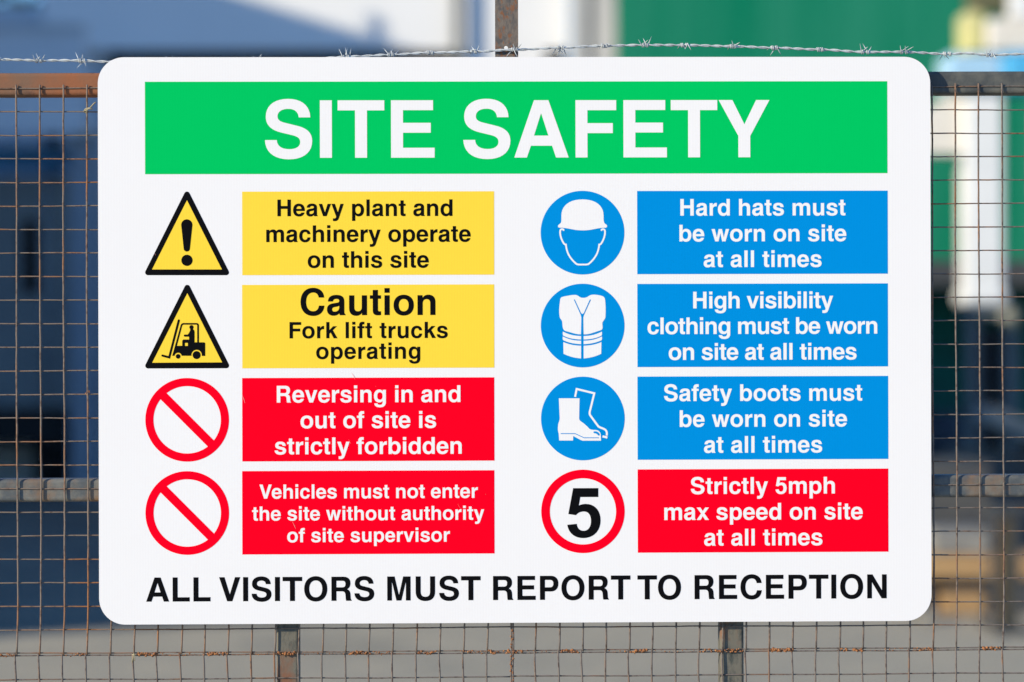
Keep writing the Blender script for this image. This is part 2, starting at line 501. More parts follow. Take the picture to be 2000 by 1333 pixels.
bm = bmesh.new(); rect(bm, 1897, -70, 1966, 21, YM - .1, .3, .03); obj('olive_motor', bm, M['olive'], mach)
bm = bmesh.new(); rect(bm, 1972, -80, 2080, 35, YM - .15, .4, .03); obj('white_box', bm, M['white_paint'], mach)
bm = bmesh.new(); rect(bm, 1884, 597, 1990, 622, YM - .15, .3, .02); obj('base_plate', bm, M['blue_steel'], mach)
for (u0, u1) in ((1886, 1908), (1958, 1984)):
    bm = bmesh.new(); zt = at(u0, 622, YM).z; xa, xb = at(u0, 700, YM).x, at(u1, 700, YM).x
    box(bm, (xa, YM - .1, 0), (xb, YM + .1, zt - .002), .01); obj('leg', bm, M['blue_steel'], mach)
bm = bmesh.new(); rect(bm, 1911, 640, 1955, 990, YM - .05, .2, .02); obj('dark_infill', bm, M['black'], mach)  # black box filling in the dark between the legs
bm = bmesh.new(); c = at(1971, 622, YM - .35)
bmesh.ops.create_uvsphere(bm, u_segments=20, v_segments=12, radius=20 * S, matrix=Matrix.Translation(c) @ Matrix.Diagonal((.85, .6, 1, 1)))
tube(bm, [c + Vector((0, .05, 0)), c + Vector((0, .25, 0))], .02, 8)
obj('lamp_head', bm, M['dull_cream'], mach, True)

# leaning grey slab, timber stack and trestle in front of the machine
YP = 14.5
slab = bmesh.new()
a = at(1925, 805, YP); b = at(2075, 868, YP)
ang = math.atan2(b.z - a.z, b.x - a.x)
ctr = (a + b) / 2
bmesh.ops.create_cube(slab, size=1, matrix=Matrix.Translation((ctr.x, YP + .3, ctr.z)) @ Matrix.Rotation(-ang, 4, 'Y') @ Matrix.Diagonal((.52, .5, .12, 1)))
ramp_ = empty('tipping_chute', (ctr.x, YP + .3, 0), 'grey sloping steel chute on a dark stand above the stacked timber', 'chute')
obj('tray', slab, M['grey_board'], ramp_)
bm = bmesh.new(); box(bm, (ctr.x + .02, YP + .25, 0), (ctr.x + .14, YP + .40, ctr.z - .12)); box(bm, (ctr.x - .5, YP + .24, .0), (ctr.x + .4, YP + .42, .09))
box(bm, (ctr.x - .5, YP + .2, .36), (ctr.x + .02, YP + .5, .74))
obj('stand', bm, M['dark_steel'], ramp_)

YT = 10.95
timber = [(1085, 1131, 1790, 2060, 'wood', 'upper tan timber beam of the stack behind the right fence mesh', .9),
          (1159, 1203, 1836, 1925, 'wood', 'short lower tan timber bearer on the ground under the stack', .35)]
zt = [at(1900, p, YT).z for p in (1085, 1131, 1159, 1203)]
bm = bmesh.new(); rect(bm, 1790, 1085, 2060, 1131, YT, .5, .01)
tag(obj('timber_beam', bm, M['wood']), 'long tan timber beam lying across dark blocks behind the right fence mesh', 'timber')
bm = bmesh.new(); xa, xb = at(1838, 1180, YT).x, at(1926, 1180, YT).x
box(bm, (xa, YT + .02, 0), (xb, YT + .4, zt[2]), .01)
tag(obj('timber_beam', bm, M['wood']), 'short tan timber bearer on the ground under the long beam', 'timber')
for (lo_, hi_, lab) in (((xa - .15, YT + .06, 0), (xa - .03, YT + .4, zt[1] - .002), 'dark packing block under the long tan beam, half hidden by the sign edge'),
                        ((xa + .02, YT + .08, zt[2] + .001), (xb - .02, YT + .38, zt[1] - .002), 'dark packing block between the long tan beam and the short bearer'),
                        ((xb + .18, YT + .06, 0), (xb + .32, YT + .4, zt[1] - .002), 'dark packing block under the long tan beam, behind the trestle legs')):
    bm = bmesh.new(); box(bm, lo_, hi_, .006)
    tag(obj('packing_block', bm, M['dark_steel']), lab, 'block', 'packing blocks under the timber')
bm = bmesh.new(); a = at(1826, 1076, YT + .1); b = at(1930, 1036, YT + .1)
box(bm, (a.x, YT + .1, zt[0] + .001), (b.x, YT + .45, b.z), .008)
tag(obj('grey_block', bm, M['grey_board']), 'grey concrete block resting on the long timber beam', 'block')
bm = bmesh.new(); a = at(1950, 1195, YT + .1); b = at(2030, 1142, YT + .1)
box(bm, (a.x, YT + .55, 0), (b.x, YT + .8, .19), .015)  # pale block added in place of highlights on the ground
tag(obj('grey_block', bm, M['highlight_block']), 'pale block added for the highlights on the ground behind the dark trestle legs', 'block')
bm = bmesh.new(); a = at(1800, 1210, YT - .3); b = at(1824, 1180, YT - .3)
box(bm, (a.x, YT - .4, 0), (b.x, YT - .25, .08), .02)
tag(obj('white_stone', bm, M['grey_board']), 'small white stone on the ground beside the lower right corner of the sign', 'stone')
YR = 10.2
trest = empty('trestle', (at(1960, 1250, YR).x, YR, 0), 'dark steel trestle with an upright plank, standing before the timber behind the right mesh', 'trestle')
for u in (1941, 1986):
    bm = bmesh.new(); x = at(u, 1100, YR).x; box(bm, (x - .016, YR, 0), (x + .016, YR + .05, at(u, 1000, YR).z), .004)
    obj('leg', bm, M['dark_steel'], trest)
bm = bmesh.new(); a = at(1936, 1003, YR); b = at(2100, 986, YR); box(bm, (a.x, YR - .01, a.z), (b.x, YR + .06, b.z), .004)
obj('top_rail', bm, M['dark_steel'], trest)
bm = bmesh.new(); a = at(1952, 1130, YR + .07); b = at(1976, 1008, YR + .07); box(bm, (a.x, YR + .07, 0), (b.x, YR + .10, b.z), .003)
obj('plank', bm, M['wood'], trest)
bm = bmesh.new(); x = at(1941, 1100, YR).x; x2 = at(1986, 1100, YR).x; box(bm, (x - .02, YR - .25, 0), (x + .02, YR + .35, .03)); box(bm, (x2 - .02, YR - .25, 0), (x2 + .02, YR + .35, .03))
obj('foot', bm, M['dark_steel'], trest)

bm = bmesh.new(); a = at(1770, 1035, 12.6); b = at(1936, 905, 12.6)
box(bm, (a.x, 12.6, .12), (b.x, 13.3, b.z), .02); box(bm, (a.x + .05, 12.7, 0), (b.x - .05, 13.2, .118))  # dark box put in to darken the area behind the timber
tag(obj('dark_chest', bm, M['chest']), 'dark low chest added to darken the area behind the stacked timber', 'chest')
# dark drum in the shade of the bay
bm = bmesh.new(); p = at(1838, 900, 20.6)
for z0_, z1_, r_ in ((0, .86, .28), (.28, .31, .292), (.57, .60, .292)): tube(bm, [(p.x, 20.6, z0_), (p.x, 20.6, z1_)], r_, 24)
tag(obj('steel_drum', bm, M['slate_dark'], None, True), 'dark blue steel drum in the shade beside the white pillar machine', 'drum')

# evergreen tree showing over the canopy roof
tree = empty('evergreen_tree', (-6.4, 28, 0), 'dark evergreen tree showing above the roof of the pale blue canopy', 'tree')
bm = bmesh.new(); tube(bm, [(-6.4, 28, 0), (-6.35, 28, 2), (-6.45, 28.05, 5)], [.22, .17, .08], 10); obj('trunk', bm, M['bark'], tree, True)
bm = bmesh.new()
for i in range(1500):
    h = random.random()
    r = 2.0 * (1 - h * .75) * math.sqrt(random.random()); t = random.random() * 6.283
    c = Vector((-6.4 + r * math.cos(t), 28 + r * math.sin(t), 2.0 + 6.5 * h))
    u = Vector((random.gauss(0, 1), random.gauss(0, 1), random.gauss(0, 1))).normalized(); w = u.orthogonal().normalized(); s = random.uniform(.08, .2)
    bm.faces.new([bm.verts.new(c + u * s), bm.verts.new(c + w * s * .5), bm.verts.new(c - u * s), bm.verts.new(c - w * s * .5)])
obj('crown', bm, M['leaf'], tree)

# ------------------------------------------------------------------ the mesh fence
YV = .0110          # centre of the upright wires
YH = .0125          # centre of the level wires (welded behind)
YF = .0132          # front of the steel frame
RV, RH = .00098, .00074


def rail_box(bm, px0, px1, tl, bl, tr, br, depth=.025, bevel=.004):
    """square tube between two photograph columns; top/bottom rows at each end"""
    a0, a1 = at(px0, bl, YF), at(px0, tl, YF)
    b0, b1 = at(px1, br, YF), at(px1, tr, YF)
    pts = [a0, b0, b1, a1]
    f = [bm.verts.new(p) for p in pts]; g = [bm.verts.new(p + Vector((0, depth, 0))) for p in pts]
    bm.faces.new(f); bm.faces.new(g[::-1])
    for i in range(4): bm.faces.new((f[i], g[i], g[(i + 1) % 4], f[(i + 1) % 4]))
    es = [e for e in bm.edges if abs((e.verts[0].co - e.verts[1].co).normalized().x) > .9]
    if bevel: bmesh.ops.bevel(bm, geom=es, offset=bevel, segments=4, profile=.5, affect='EDGES')


def post_box(bm, px0, px1, py0, z0, depth=.025, bevel=.0035):
    a = at(px0, 1250, YF); b = at(px1, 1250, YF); t = at(px0, py0, YF)
    bx = bmesh.new()
    box(bm, (a.x, YF, z0), (b.x, YF + depth, t.z))
    es = [e for e in bm.edges if abs((e.verts[0].co - e.verts[1].co).normalized().z) > .9]
    bmesh.ops.bevel(bm, geom=es, offset=bevel, segments=4, profile=.5, affect='EDGES')
    bx.free()


FG = 'mesh fence panels carrying the sign'
fl = empty('mesh_fence', (-.5, YF, 0), 'rusty wire mesh fence panel left of centre, with a brown rusted top rail', 'fence', FG)
fr = empty('mesh_fence', (.5, YF, 0), 'rusty wire mesh fence panel right of centre, with a dark grey top rail', 'fence', FG)

LEFT, MIDX, RIGHT = -160, 998.5, 2160
bm = bmesh.new(); rail_box(bm, LEFT, MIDX - 32, 143.0, 188.2, 140.6, 185.8); obj('top_rail', bm, M['rust_rail'], fl, label='brown rusted top rail')
bm = bmesh.new(); rail_box(bm, MIDX + 16, RIGHT, 141.2, 186.0, 138.8, 183.4); obj('top_rail', bm, M['dark_rail'], fr, label='dark grey weathered top rail')
bm = bmesh.new(); rail_box(bm, LEFT, MIDX - 2, 936.6, 982.0, 932.6, 977.0); obj('mid_rail', bm, M['galv'], fl)
bm = bmesh.new(); rail_box(bm, MIDX + 2, RIGHT, 932.6, 977.0, 926.8, 970.6); obj('mid_rail', bm, M['galv'], fr)
bm = bmesh.new(); post_box(bm, 540, 584, 188, 0); obj('upright', bm, M['moss_post'], fl)
bm = bmesh.new(); post_box(bm, 1406.5, 1453, 186, 0); obj('upright', bm, M['moss_post'], fr)
for (u0, u1, P) in ((LEFT, LEFT + 46, fl), (RIGHT - 46, RIGHT, fr)):
    bm = bmesh.new(); post_box(bm, u0, u1, 188, 0); obj('upright', bm, M['galv'], P)


def slope(px, left, right): return left + (right - left) * px / 2000.0


def wires(parent, xs_top, xs_bot, rows, x_lo, x_hi, y_top, y_bot, mat, tilt_end=0.0, seed=1, name='wire_mesh'):
    rnd = random.Random(seed)
    bm = bmesh.new()
    for xt, xb in zip(xs_top, xs_bot):
        n = max(3, int(abs(y_bot(xb) - y_top(xt)) / 23))
        pts = []
        ph = rnd.random() * 6
        for i in range(n + 1):
            t = i / n
            y = y_top(xt) + (y_bot(xb) - y_top(xt)) * t
            x = xt + (xb - xt) * t + rnd.uniform(-.35, .35) + .7 * math.sin(ph + t * 9)
            if t > .93: x += tilt_end * (t - .93) / .07
            pts.append(at(x, y, YV + rnd.uniform(-.0001, .0001)))
        tube(bm, pts, [RV * rnd.uniform(.93, 1.08) for _ in pts], 8)
    for (yl, yr) in rows:
        n = int((x_hi - x_lo) / 23)
        ph = rnd.random() * 6
        pts = []
        for i in range(n + 1):
            x = x_lo + (x_hi - x_lo) * i / n
            y = yl + (yr - yl) * (x - x_lo) / (x_hi - x_lo) + rnd.uniform(-.3, .3) + .5 * math.sin(ph + i * .35)
            pts.append(at(x, y, YH + rnd.uniform(-.00008, .00008)))
        tube(bm, pts, [RH * rnd.uniform(.92, 1.1) for _ in pts], 8)
    return obj(name, bm, mat, parent, True)


# columns and rows as measured; upper mesh sheets hang to the seam at row 1275, lower sheets start there
colsL_t = [31.5 + 45.85 * k for k in range(-4, 21)]
colsL_b = [35.0 + 45.93 * k for k in range(-4, 21)]
colsR_t = [1043.5 + 45.65 * k for k in range(0, 25)]
colsR_b = [1048.0 + 45.66 * k for k in range(0, 25)]


def rowsL(k): return (172.5 + 46.02 * k + .6, 168.5 + 45.86 * k + 2.0)       # at px 0 and at px 1000


def rowsR(k): return (170.5 + 45.86 * k, 169.2 + 45.72 * k)                    # at px 1000 and 2000


def ext(pair, xa, xb, xlo, xhi):
    s = (pair[1] - pair[0]) / (xb - xa)
    return (pair[0] + s * (xlo - xa), pair[0] + s * (xhi - xa))


seamL = lambda x: slope(x, 1279.0, 1268.5)
seamR = lambda x: slope(x, 1279.0, 1266.0)
rl = [ext(rowsL(k), 0, 1000, LEFT, 1000) for k in range(0, 24)] + [(1277.5, 1271.5)]
rr = [ext(rowsR(k), 1000, 2000, 997, RIGHT) for k in range(0, 24)] + [(1271.0, 1263.5)]
wires(fl, colsL_t, colsL_b, rl, LEFT, 1000, lambda x: slope(x, 166.0, 163.5), lambda x: seamL(x) + 1, M['wire'], -2.5, 3)
wires(fr, colsR_t, colsR_b, rr, 997, RIGHT, lambda x: slope(x, 166.0, 163.0), lambda x: seamR(x) + 1, M['wire_dark'], -1.5, 4)
# lower sheets
lowL = [29.0 + 46.02 * k for k in range(-4, 21)]
lowLb = [38.0 + 45.9 * k for k in range(-4, 21)]
lowR = [1044.5 + 45.66 * k for k in range(0, 25)]
lowRb = [1049.5 + 45.6 * k for k in range(0, 25)]
ll = [(1282.5 + 45.5 * k + (1.5 if k else 0), 1276.0 + 45.5 * k + (1 if k else 0)) for k in range(0, 6)]
lr = [(1276.0 + 45.5 * k, 1268.0 + 45.5 * k) for k in range(0, 6)]
wires(fl, lowL, lowLb, ll, LEFT, 1000, lambda x: seamL(x) - 1, lambda x: slope(x, 1530, 1522), M['wire_dark'], 0, 5)
wires(fr, lowR, lowRb, lr, 997, RIGHT, lambda x: seamR(x) - 1, lambda x: slope(x, 1530, 1522), M['wire_dark'], 0, 6)
# the two end wires that meet in the middle
for (P, u) in ((fl, 998.6), (fr, 1002.4)):
    bm = bmesh.new()
    tube(bm, [at(u + .6 * math.sin(i * 1.3), 165 + i * 20, YV) for i in range(60)], RV, 8)
    obj('end_wire', bm, M['wire_dark'], P, True)


def crust(parent, spans, yfun, seed):
    rnd = random.Random(seed)
    random.seed(seed)
    for (a, b, dens, size) in spans:
        bm = bmesh.new()
        x = a
        while x < b:
            lump(bm, at(x, yfun(x) + rnd.uniform(-3.0, 3.0), YV - .0006 + rnd.uniform(-.0006, .0012)), size * rnd.uniform(.7, 1.5))
            x += dens * rnd.uniform(.3, 1.1)
        obj('rust_crust', bm, M['crust'], parent, True)


midL = lambda x: slope(x, 1280.3, 1267.5)
midR = lambda x: slope(x, 1280.3, 1267.0)
crust(fl, [(-60, 30, 4, .0011), (138, 168, 4, .0010), (120, 132, 5, .0007), (268, 306, 3, .00135), (310, 400, 9, .0007), (405, 446, 3, .0011), (455, 540, 14, .0006),
               (545, 578, 3, .0013), (590, 680, 8, .0006), (682, 726, 3, .0012), (730, 770, 6, .0009), (818, 852, 3, .0012), (900, 950, 5, .0009), (955, 974, 4, .0012), (984, 996, 4, .0014)], midL, 11)
crust(fr, [(1003, 1020, 4, .0014), (1030, 1085, 12, .0006), (1096, 1132, 3, .0014), (1190, 1228, 9, .0007), (1232, 1266, 3, .0014), (1280, 1360, 12, .0006), (1368, 1378, 4, .0012), (1384, 1392, 3, .0016), (1398, 1412, 4, .0012),
               (1416, 1452, 4, .0010), (1506, 1528, 3, .0015), (1532, 1550, 3, .0013), (1642, 1658, 3, .0012), (1666, 1688, 3, .0014), (1700, 1780, 12, .0006), (1786, 1822, 4, .0011), (1920, 1956, 3, .0014), (2030, 2070, 3, .0012)], midR, 12)
rnd = random.Random(5); random.seed(5)
bm = bmesh.new()
y = 1232
while y < 1400:
    lump(bm, at(1000 + rnd.uniform(-3, 3), y, YV - .0008), .0011 * rnd.uniform(.5, 1.2)); y += rnd.uniform(2.5, 6)
obj('rust_crust', bm, M['crust'], fl, True)
# weld nub, wire ties
bm = bmesh.new(); random.seed(9)
for i in range(7): lump(bm, at(171 + random.uniform(-4, 4), 768 + random.uniform(-4, 4), YV - .0005), .0009)
obj('weld_nub', bm, M['crust'], fl, True)


def tie(parent, pts, r=.0007):
    bm = bmesh.new()
    for line in pts: tube(bm, [at(x, y, YV - .0011 + dz) for (x, y, dz) in line], r, 8)
    return obj('wire_tie', bm, M['straw'], parent, True)


tie(fl, [[(167, 221, .001), (164, 218, -.0005), (166, 214, -.0009), (171, 212, -.001), (176, 211, -.001), (183, 203, -.0022), (187, 200, -.0026)],
         [(164, 217, 0), (169, 216, -.0012), (172, 213, -.0014), (181, 213.5, -.002)], [(166, 215, .002), (168, 221, .0005), (171, 215, -.001)]])
tie(fl, [[(262, 1276, 0), (260, 1282, -.001), (259, 1288, -.001), (258, 1294, -.0008)], [(258, 1279, -.0005), (266, 1280, -.001)], [(262, 1281, -.001), (263, 1291, -.0008)]], .0006)

# central angle-iron post that carries the barbed wire
post = empty('fence_post', (at(989, 60, YF).x, YF, 0), 'pitted rusty flat steel post rising above the top edge of the sign', 'post')


def sheet_solid(name, loops, y0, y1, mat, parent):
    """loops in world x,z; first the outline, then holes; solid between depths y0 and y1"""
    cu = bpy.data.curves.new(name, 'CURVE'); cu.dimensions = '2D'; cu.fill_mode = 'BOTH'
    for lp in loops:
        s = cu.splines.new('POLY'); s.points.add(len(lp) - 1); s.use_cyclic_u = True
        for i, p in enumerate(lp): s.points[i].co = (p[0], p[1], 0, 1)
    cu.extrude = abs(y1 - y0) / 2
    return cu_to_mesh(cu, name, (y0 + y1) / 2, mat, parent)


def cu_to_mesh(cu, name, y, mat, parent, label=None):
    tmp = bpy.data.objects.new('tmp', cu); link(tmp)
    dg = bpy.context.evaluated_depsgraph_get(); dg.update()
    me = bpy.data.meshes.new_from_object(tmp.evaluated_get(dg), depsgraph=dg)
    bpy.data.objects.remove(tmp); bpy.data.curves.remove(cu)
    for v in me.vertices:
        x, yy, z = v.co
        v.co = (x, y - z, yy)
    me.name = name
    me.materials.clear(); me.materials.append(mat)
    me.update()
    o = bpy.data.objects.new(name, me); link(o)
    if parent:
        o.parent = parent
        o.matrix_parent_inverse = Matrix.Translation(parent.location).inverted() if parent.type == 'EMPTY' else Matrix.Identity(4)
    if label: o['label'] = label
    return o


pa, pb = at(967, 60, YF), at(1012, 60, YF)
zt_, zb_ = at(990, -140, YF).z, at(990, 1215, YF).z
hc = at(988.3, 93.5, YF); hr = 4.0 / FPX * 2.6
hole = [(hc.x + hr * math.cos(t * math.pi / 10), hc.z + hr * math.sin(t * math.pi / 10)) for t in range(20)]
o = sheet_solid('flat_bar', [[(pa.x, zb_), (pb.x, zb_), (pb.x, zt_), (pa.x, zt_)], hole], YF - .0002, YF + .0028, M['post_rust'], post)
bm = bmesh.new(); box(bm, (pb.x - .003, YF + .0029, zb_), (pb.x, YF + .025, zt_)); obj('flange', bm, M['post_rust'], post)

# ------------------------------------------------------------------ barbed wire
YB = .0098
WP = [(-120, 118), (-40, 117), (0, 116.5), (40, 117.5), (75, 119), (120, 118.5), (160, 119), (205, 121), (245, 121), (334, 120), (420, 120.5), (508, 118.5), (590, 117), (675, 112), (700, 110.5), (763, 107.5), (840, 103.5), (925, 101.5),
      (1005, 97.5), (1095, 93.5), (1180, 90), (1260, 88.5), (1337, 88.8), (1432, 91), (1512, 94), (1602, 97.5), (1690, 102.2), (1765, 102), (1850, 106), (1890, 104.5), (1932, 108), (2000, 106), (2090, 108), (2160, 107)]


def wy(x):
    for (a, ya_), (b, yb_) in zip(WP, WP[1:]):
        if a <= x <= b:
            t = (x - a) / (b - a); t = t * t * (3 - 2 * t)
            return ya_ + (yb_ - ya_) * t
    return WP[-1][1]


bw = empty('barbed_wire', at(1000, 97, YB), 'galvanised two-strand barbed wire strung along the top of the fence above the sign', 'barbed wire')
bw.location.y = YB
k = 2.6 / FPX
for s in (0, 1):
    pts = []
    for i in range(0, 760):
        x = -120 + 3.0 * i
        ph = x / 47.0 * 2 * math.pi + s * math.pi + .5 * math.sin(x * .013)
        p = at(x, wy(x), YB)
        pts.append(p + Vector((0, math.cos(ph), math.sin(ph))) * .0008)
    bm = bmesh.new(); tube(bm, pts, .0008, 8)
    obj('strand', bm, M['zinc'], bw, True)


def barb_mesh(seed):
    rnd = random.Random(seed)
    bm = bmesh.new()
    for w in (0, 1):
        off = (w - .5) * .0046 + rnd.uniform(-.0006, .0006)
        pts = []
        th0 = rnd.random() * 6.28
        n = 26
        for i in range(n + 1):
            th = th0 + i / n * 2 * math.pi * 1.6
            pts.append(Vector((off + (i / n - .5) * .0024, .0021 * math.cos(th), .0021 * math.sin(th))))
        d0 = Vector((-rnd.uniform(.1, .6), 0, 0)) + Vector((0, math.sin(th0), -math.cos(th0))) * rnd.uniform(.8, 1.1)
        the = th0 + 2 * math.pi * 1.6
        d1 = Vector((rnd.uniform(.1, .6), 0, 0)) + Vector((0, -math.sin(the), math.cos(the))) * rnd.uniform(.8, 1.1)
        L0, L1 = rnd.uniform(.007, .0115), rnd.uniform(.007, .0115)
        full = [pts[0] + d0.normalized() * L0, pts[0] + d0.normalized() * L0 * .5] + pts + [pts[-1] + d1.normalized() * L1 * .5, pts[-1] + d1.normalized() * L1]
        rad = [.0001, .00048] + [.00052] * len(pts) + [.00048, .0001]
        tube(bm, full, rad, 7)
    return bm


for i, x in enumerate([-85, -5, 77, 160, 245, 334, 420, 508, 590, 676, 763, 840, 925, 1006, 1095, 1180, 1260, 1337, 1432, 1512, 1602, 1690, 1766, 1850, 1932, 2018, 2100]):
    bm = barb_mesh(100 + i)
    p = at(x, wy(x), YB)
    for v in bm.verts: v.co += p
    obj('barb', bm, M['zinc'], bw, True)

# ------------------------------------------------------------------ the sign
SW, SH = .8955, .6085
RC = 51 * k
sign = empty('safety_sign', (0, 0, CAM_H - SH / 2), 'large white sign headed SITE SAFETY with coloured message panels, fixed to the mesh fence', 'sign')


def rounded(w, h, r, n=14):
    pts = []
    for (cx, cz, a0) in ((w / 2 - r, h / 2 - r, 0), (-w / 2 + r, h / 2 - r, 90), (-w / 2 + r, -h / 2 + r, 180), (w / 2 - r, -h / 2 + r, 270)):
        for i in range(n + 1):
            a = math.radians(a0 + 90 * i / n)
            pts.append((cx + r * math.cos(a), CAM_H + cz + r * math.sin(a)))
    return pts


bm = bmesh.new()
rp = rounded(SW, SH, RC)
f = [bm.verts.new((x, 0, z)) for x, z in rp]; g = [bm.verts.new((x, .004, z)) for x, z in rp]
ff = bm.faces.new(f); bm.faces.new(g[::-1])
for i in range(len(f)): bm.faces.new((f[i], g[i], g[(i + 1) % len(f)], f[(i + 1) % len(f)]))
bmesh.ops.bevel(bm, geom=list(ff.edges), offset=.0006, segments=2, profile=.5, affect='EDGES')
board = obj('board', bm, M['board'], sign)
for u in (563, 1430):
    for w_ in (420, 780):
        bm = bmesh.new(); p = at(u, w_, .004); box(bm, (p.x - .015, .0042, p.z - .006), (p.x + .015, YF - .0003, p.z + .006))
        obj('fixing_clip', bm, M['galv'], sign)

LAYER = .00016


def bez(p0, p1, p2, p3, n):
    out = []
    for i in range(1, n + 1):
        t = i / n; u = 1 - t
        out.append((u * u * u * p0[0] + 3 * u * u * t * p1[0] + 3 * u * t * t * p2[0] + t * t * t * p3[0],
                    u * u * u * p0[1] + 3 * u * u * t * p1[1] + 3 * u * t * t * p2[1] + t * t * t * p3[1]))
    return out


def path(s, n=10):
    """'M x y L x y C ... Z' -> list of closed loops"""
    tk = re.findall(r'[MLCZ]|-?[0-9.]+', s)
    loops, cur, cmd, i = [], [], None, 0
    while i < len(tk):
        if tk[i] in 'MLCZ':
            cmd = tk[i]; i += 1
            if cmd == 'Z':
                loops.append(cur); cur = []
            continue
        if cmd == 'C':
            v = [float(q) for q in tk[i:i + 6]]; i += 6
            cur += bez(cur[-1], (v[0], v[1]), (v[2], v[3]), (v[4], v[5]), n)
        else:
            v = (float(tk[i]), float(tk[i + 1])); i += 2
            cur.append(v)
    if cur: loops.append(cur)
    out = []
    for lp in loops:
        q = []
        for p in lp:
            if not q or abs(p[0] - q[-1][0]) + abs(p[1] - q[-1][1]) > 1e-6: q.append(p)
        if abs(q[0][0] - q[-1][0]) + abs(q[0][1] - q[-1][1]) < 1e-6: q.pop()
        out.append(q)
    return out


def arc(cx, cy, r, a0, a1, n=16):
    return [(cx + r * math.cos(math.radians(a0 + (a1 - a0) * i / n)), cy + r * math.sin(math.radians(a0 + (a1 - a0) * i / n))) for i in range(n + 1)]


def circle(cx, cy, r, n=96):
    return [(cx + r * math.cos(2 * math.pi * i / n), cy + r * math.sin(2 * math.pi * i / n)) for i in range(n)]


def printed_part(name, loops, layer, mat, parent, label=None):
    """loops given in sign-plane world x,z"""
    cu = bpy.data.curves.new(name, 'CURVE'); cu.dimensions = '2D'; cu.fill_mode = 'BOTH'
    for lp in loops:
        s = cu.splines.new('POLY'); s.points.add(len(lp) - 1); s.use_cyclic_u = True
        for i, p in enumerate(lp): s.points[i].co = (p[0], p[1], 0, 1)
    return cu_to_mesh(cu, name, -LAYER * layer, mat, parent, label)


def W(px, py):
    p = at(px, py, 0.0)
    return (p.x, p.z)


def pic(off, sc=1333 / 190.0):
    return lambda lp: [W(off[0] + x / sc, off[1] + y / sc) for x, y in lp]


def stroke(pts, w, cap=False):
    """closed outline of a polyline drawn with width w and mitred joints"""
    L_, R_ = [], []
    n = len(pts)
    for i, p in enumerate(pts):
        d0 = None if i == 0 else (p[0] - pts[i - 1][0], p[1] - pts[i - 1][1])
        d1 = None if i == n - 1 else (pts[i + 1][0] - p[0], pts[i + 1][1] - p[1])
        nn = []
        for d in (d0, d1):
            if d:
                l = math.hypot(*d); nn.append((-d[1] / l, d[0] / l))
        if len(nn) == 2:
            m = (nn[0][0] + nn[1][0], nn[0][1] + nn[1][1]); l2 = m[0] ** 2 + m[1] ** 2
            q = 2 / max(l2, .35); off = (m[0] * q / 2 * w, m[1] * q / 2 * w)
        else:
            off = (nn[0][0] * w / 2, nn[0][1] * w / 2)
        L_.append((p[0] + off[0], p[1] + off[1])); R_.append((p[0] - off[0], p[1] - off[1]))
    if cap:
        def cp(c, frm):
            a = math.degrees(math.atan2(frm[1] - c[1], frm[0] - c[0]))
            return a
        a = cp(pts[-1], L_[-1]); e = arc(pts[-1][0], pts[-1][1], w / 2, a, a - 180, 8)[1:-1]
        a = cp(pts[0], R_[0]); b = arc(pts[0][0], pts[0][1], w / 2, a, a - 180, 8)[1:-1]
        return L_ + e + R_[::-1] + b
    return L_ + R_[::-1]


# ---- lettering: bold grotesque drawn as outlines, 1000 units to the em
G = {}


def g(ch, w, s): G[ch] = (w, path(s, 9))


g(' ', 278, '')
g('A', 722, 'M20 0 L178 0 L229 148 L494 148 L543 0 L702 0 L449 718 L268 718 Z M268 275 L357 556 L448 275 Z')
g('C', 722, 'M532 474 C514 566 463 610 384 610 C265 610 194 514 194 357 C194 202 263 108 384 108 C468 108 522 158 536 258 L684 258 C670 85 553 -19 381 -19 C175 -19 44 125 44 357 C44 590 177 737 382 737 C552 737 666 640 678 474 Z')
g('E', 667, 'M76 0 L621 0 L621 124 L226 124 L226 312 L573 312 L573 436 L226 436 L226 594 L602 594 L602 718 L76 718 Z')
g('F', 611, 'M76 0 L226 0 L226 305 L544 305 L544 430 L226 430 L226 592 L587 592 L587 718 L76 718 Z')
g('H', 722, 'M71 0 L221 0 L221 318 L501 318 L501 0 L651 0 L651 718 L501 718 L501 443 L221 443 L221 718 L71 718 Z')
g('I', 278, 'M64 0 L214 0 L214 718 L64 718 Z')
g('L', 611, 'M76 0 L583 0 L583 126 L226 126 L226 718 L76 718 Z')
g('M', 833, 'M69 0 L209 0 L209 562 L343 0 L491 0 L625 562 L625 0 L765 0 L765 718 L545 718 L418 160 L290 718 L69 718 Z')
g('N', 722, 'M69 0 L211 0 L211 484 L500 0 L654 0 L654 718 L512 718 L512 240 L228 718 L69 718 Z')
g('O', 778, 'M389 737 C184 737 44 590 44 359 C44 128 184 -19 389 -19 C594 -19 734 128 734 359 C734 590 594 737 389 737 Z M389 609 C508 609 582 512 582 359 C582 206 508 109 389 109 C270 109 196 206 196 359 C196 512 270 609 389 609 Z')
g('P', 667, 'M226 250 L405 250 C540 250 627 338 627 486 C627 634 540 718 400 718 L76 718 L76 0 L226 0 Z M226 374 L226 595 L365 595 C440 595 477 560 477 485 C477 410 440 374 365 374 Z')
g('R', 722, 'M226 281 L392 281 C460 281 490 245 494 165 L500 85 C502 40 506 20 517 0 L677 0 L677 22 C655 36 651 55 649 95 L644 190 C640 270 610 318 545 345 C610 378 643 440 643 525 C643 650 565 718 430 718 L76 718 L76 0 L226 0 Z M226 402 L226 595 L400 595 C465 595 495 565 495 500 C495 433 465 402 398 402 Z')
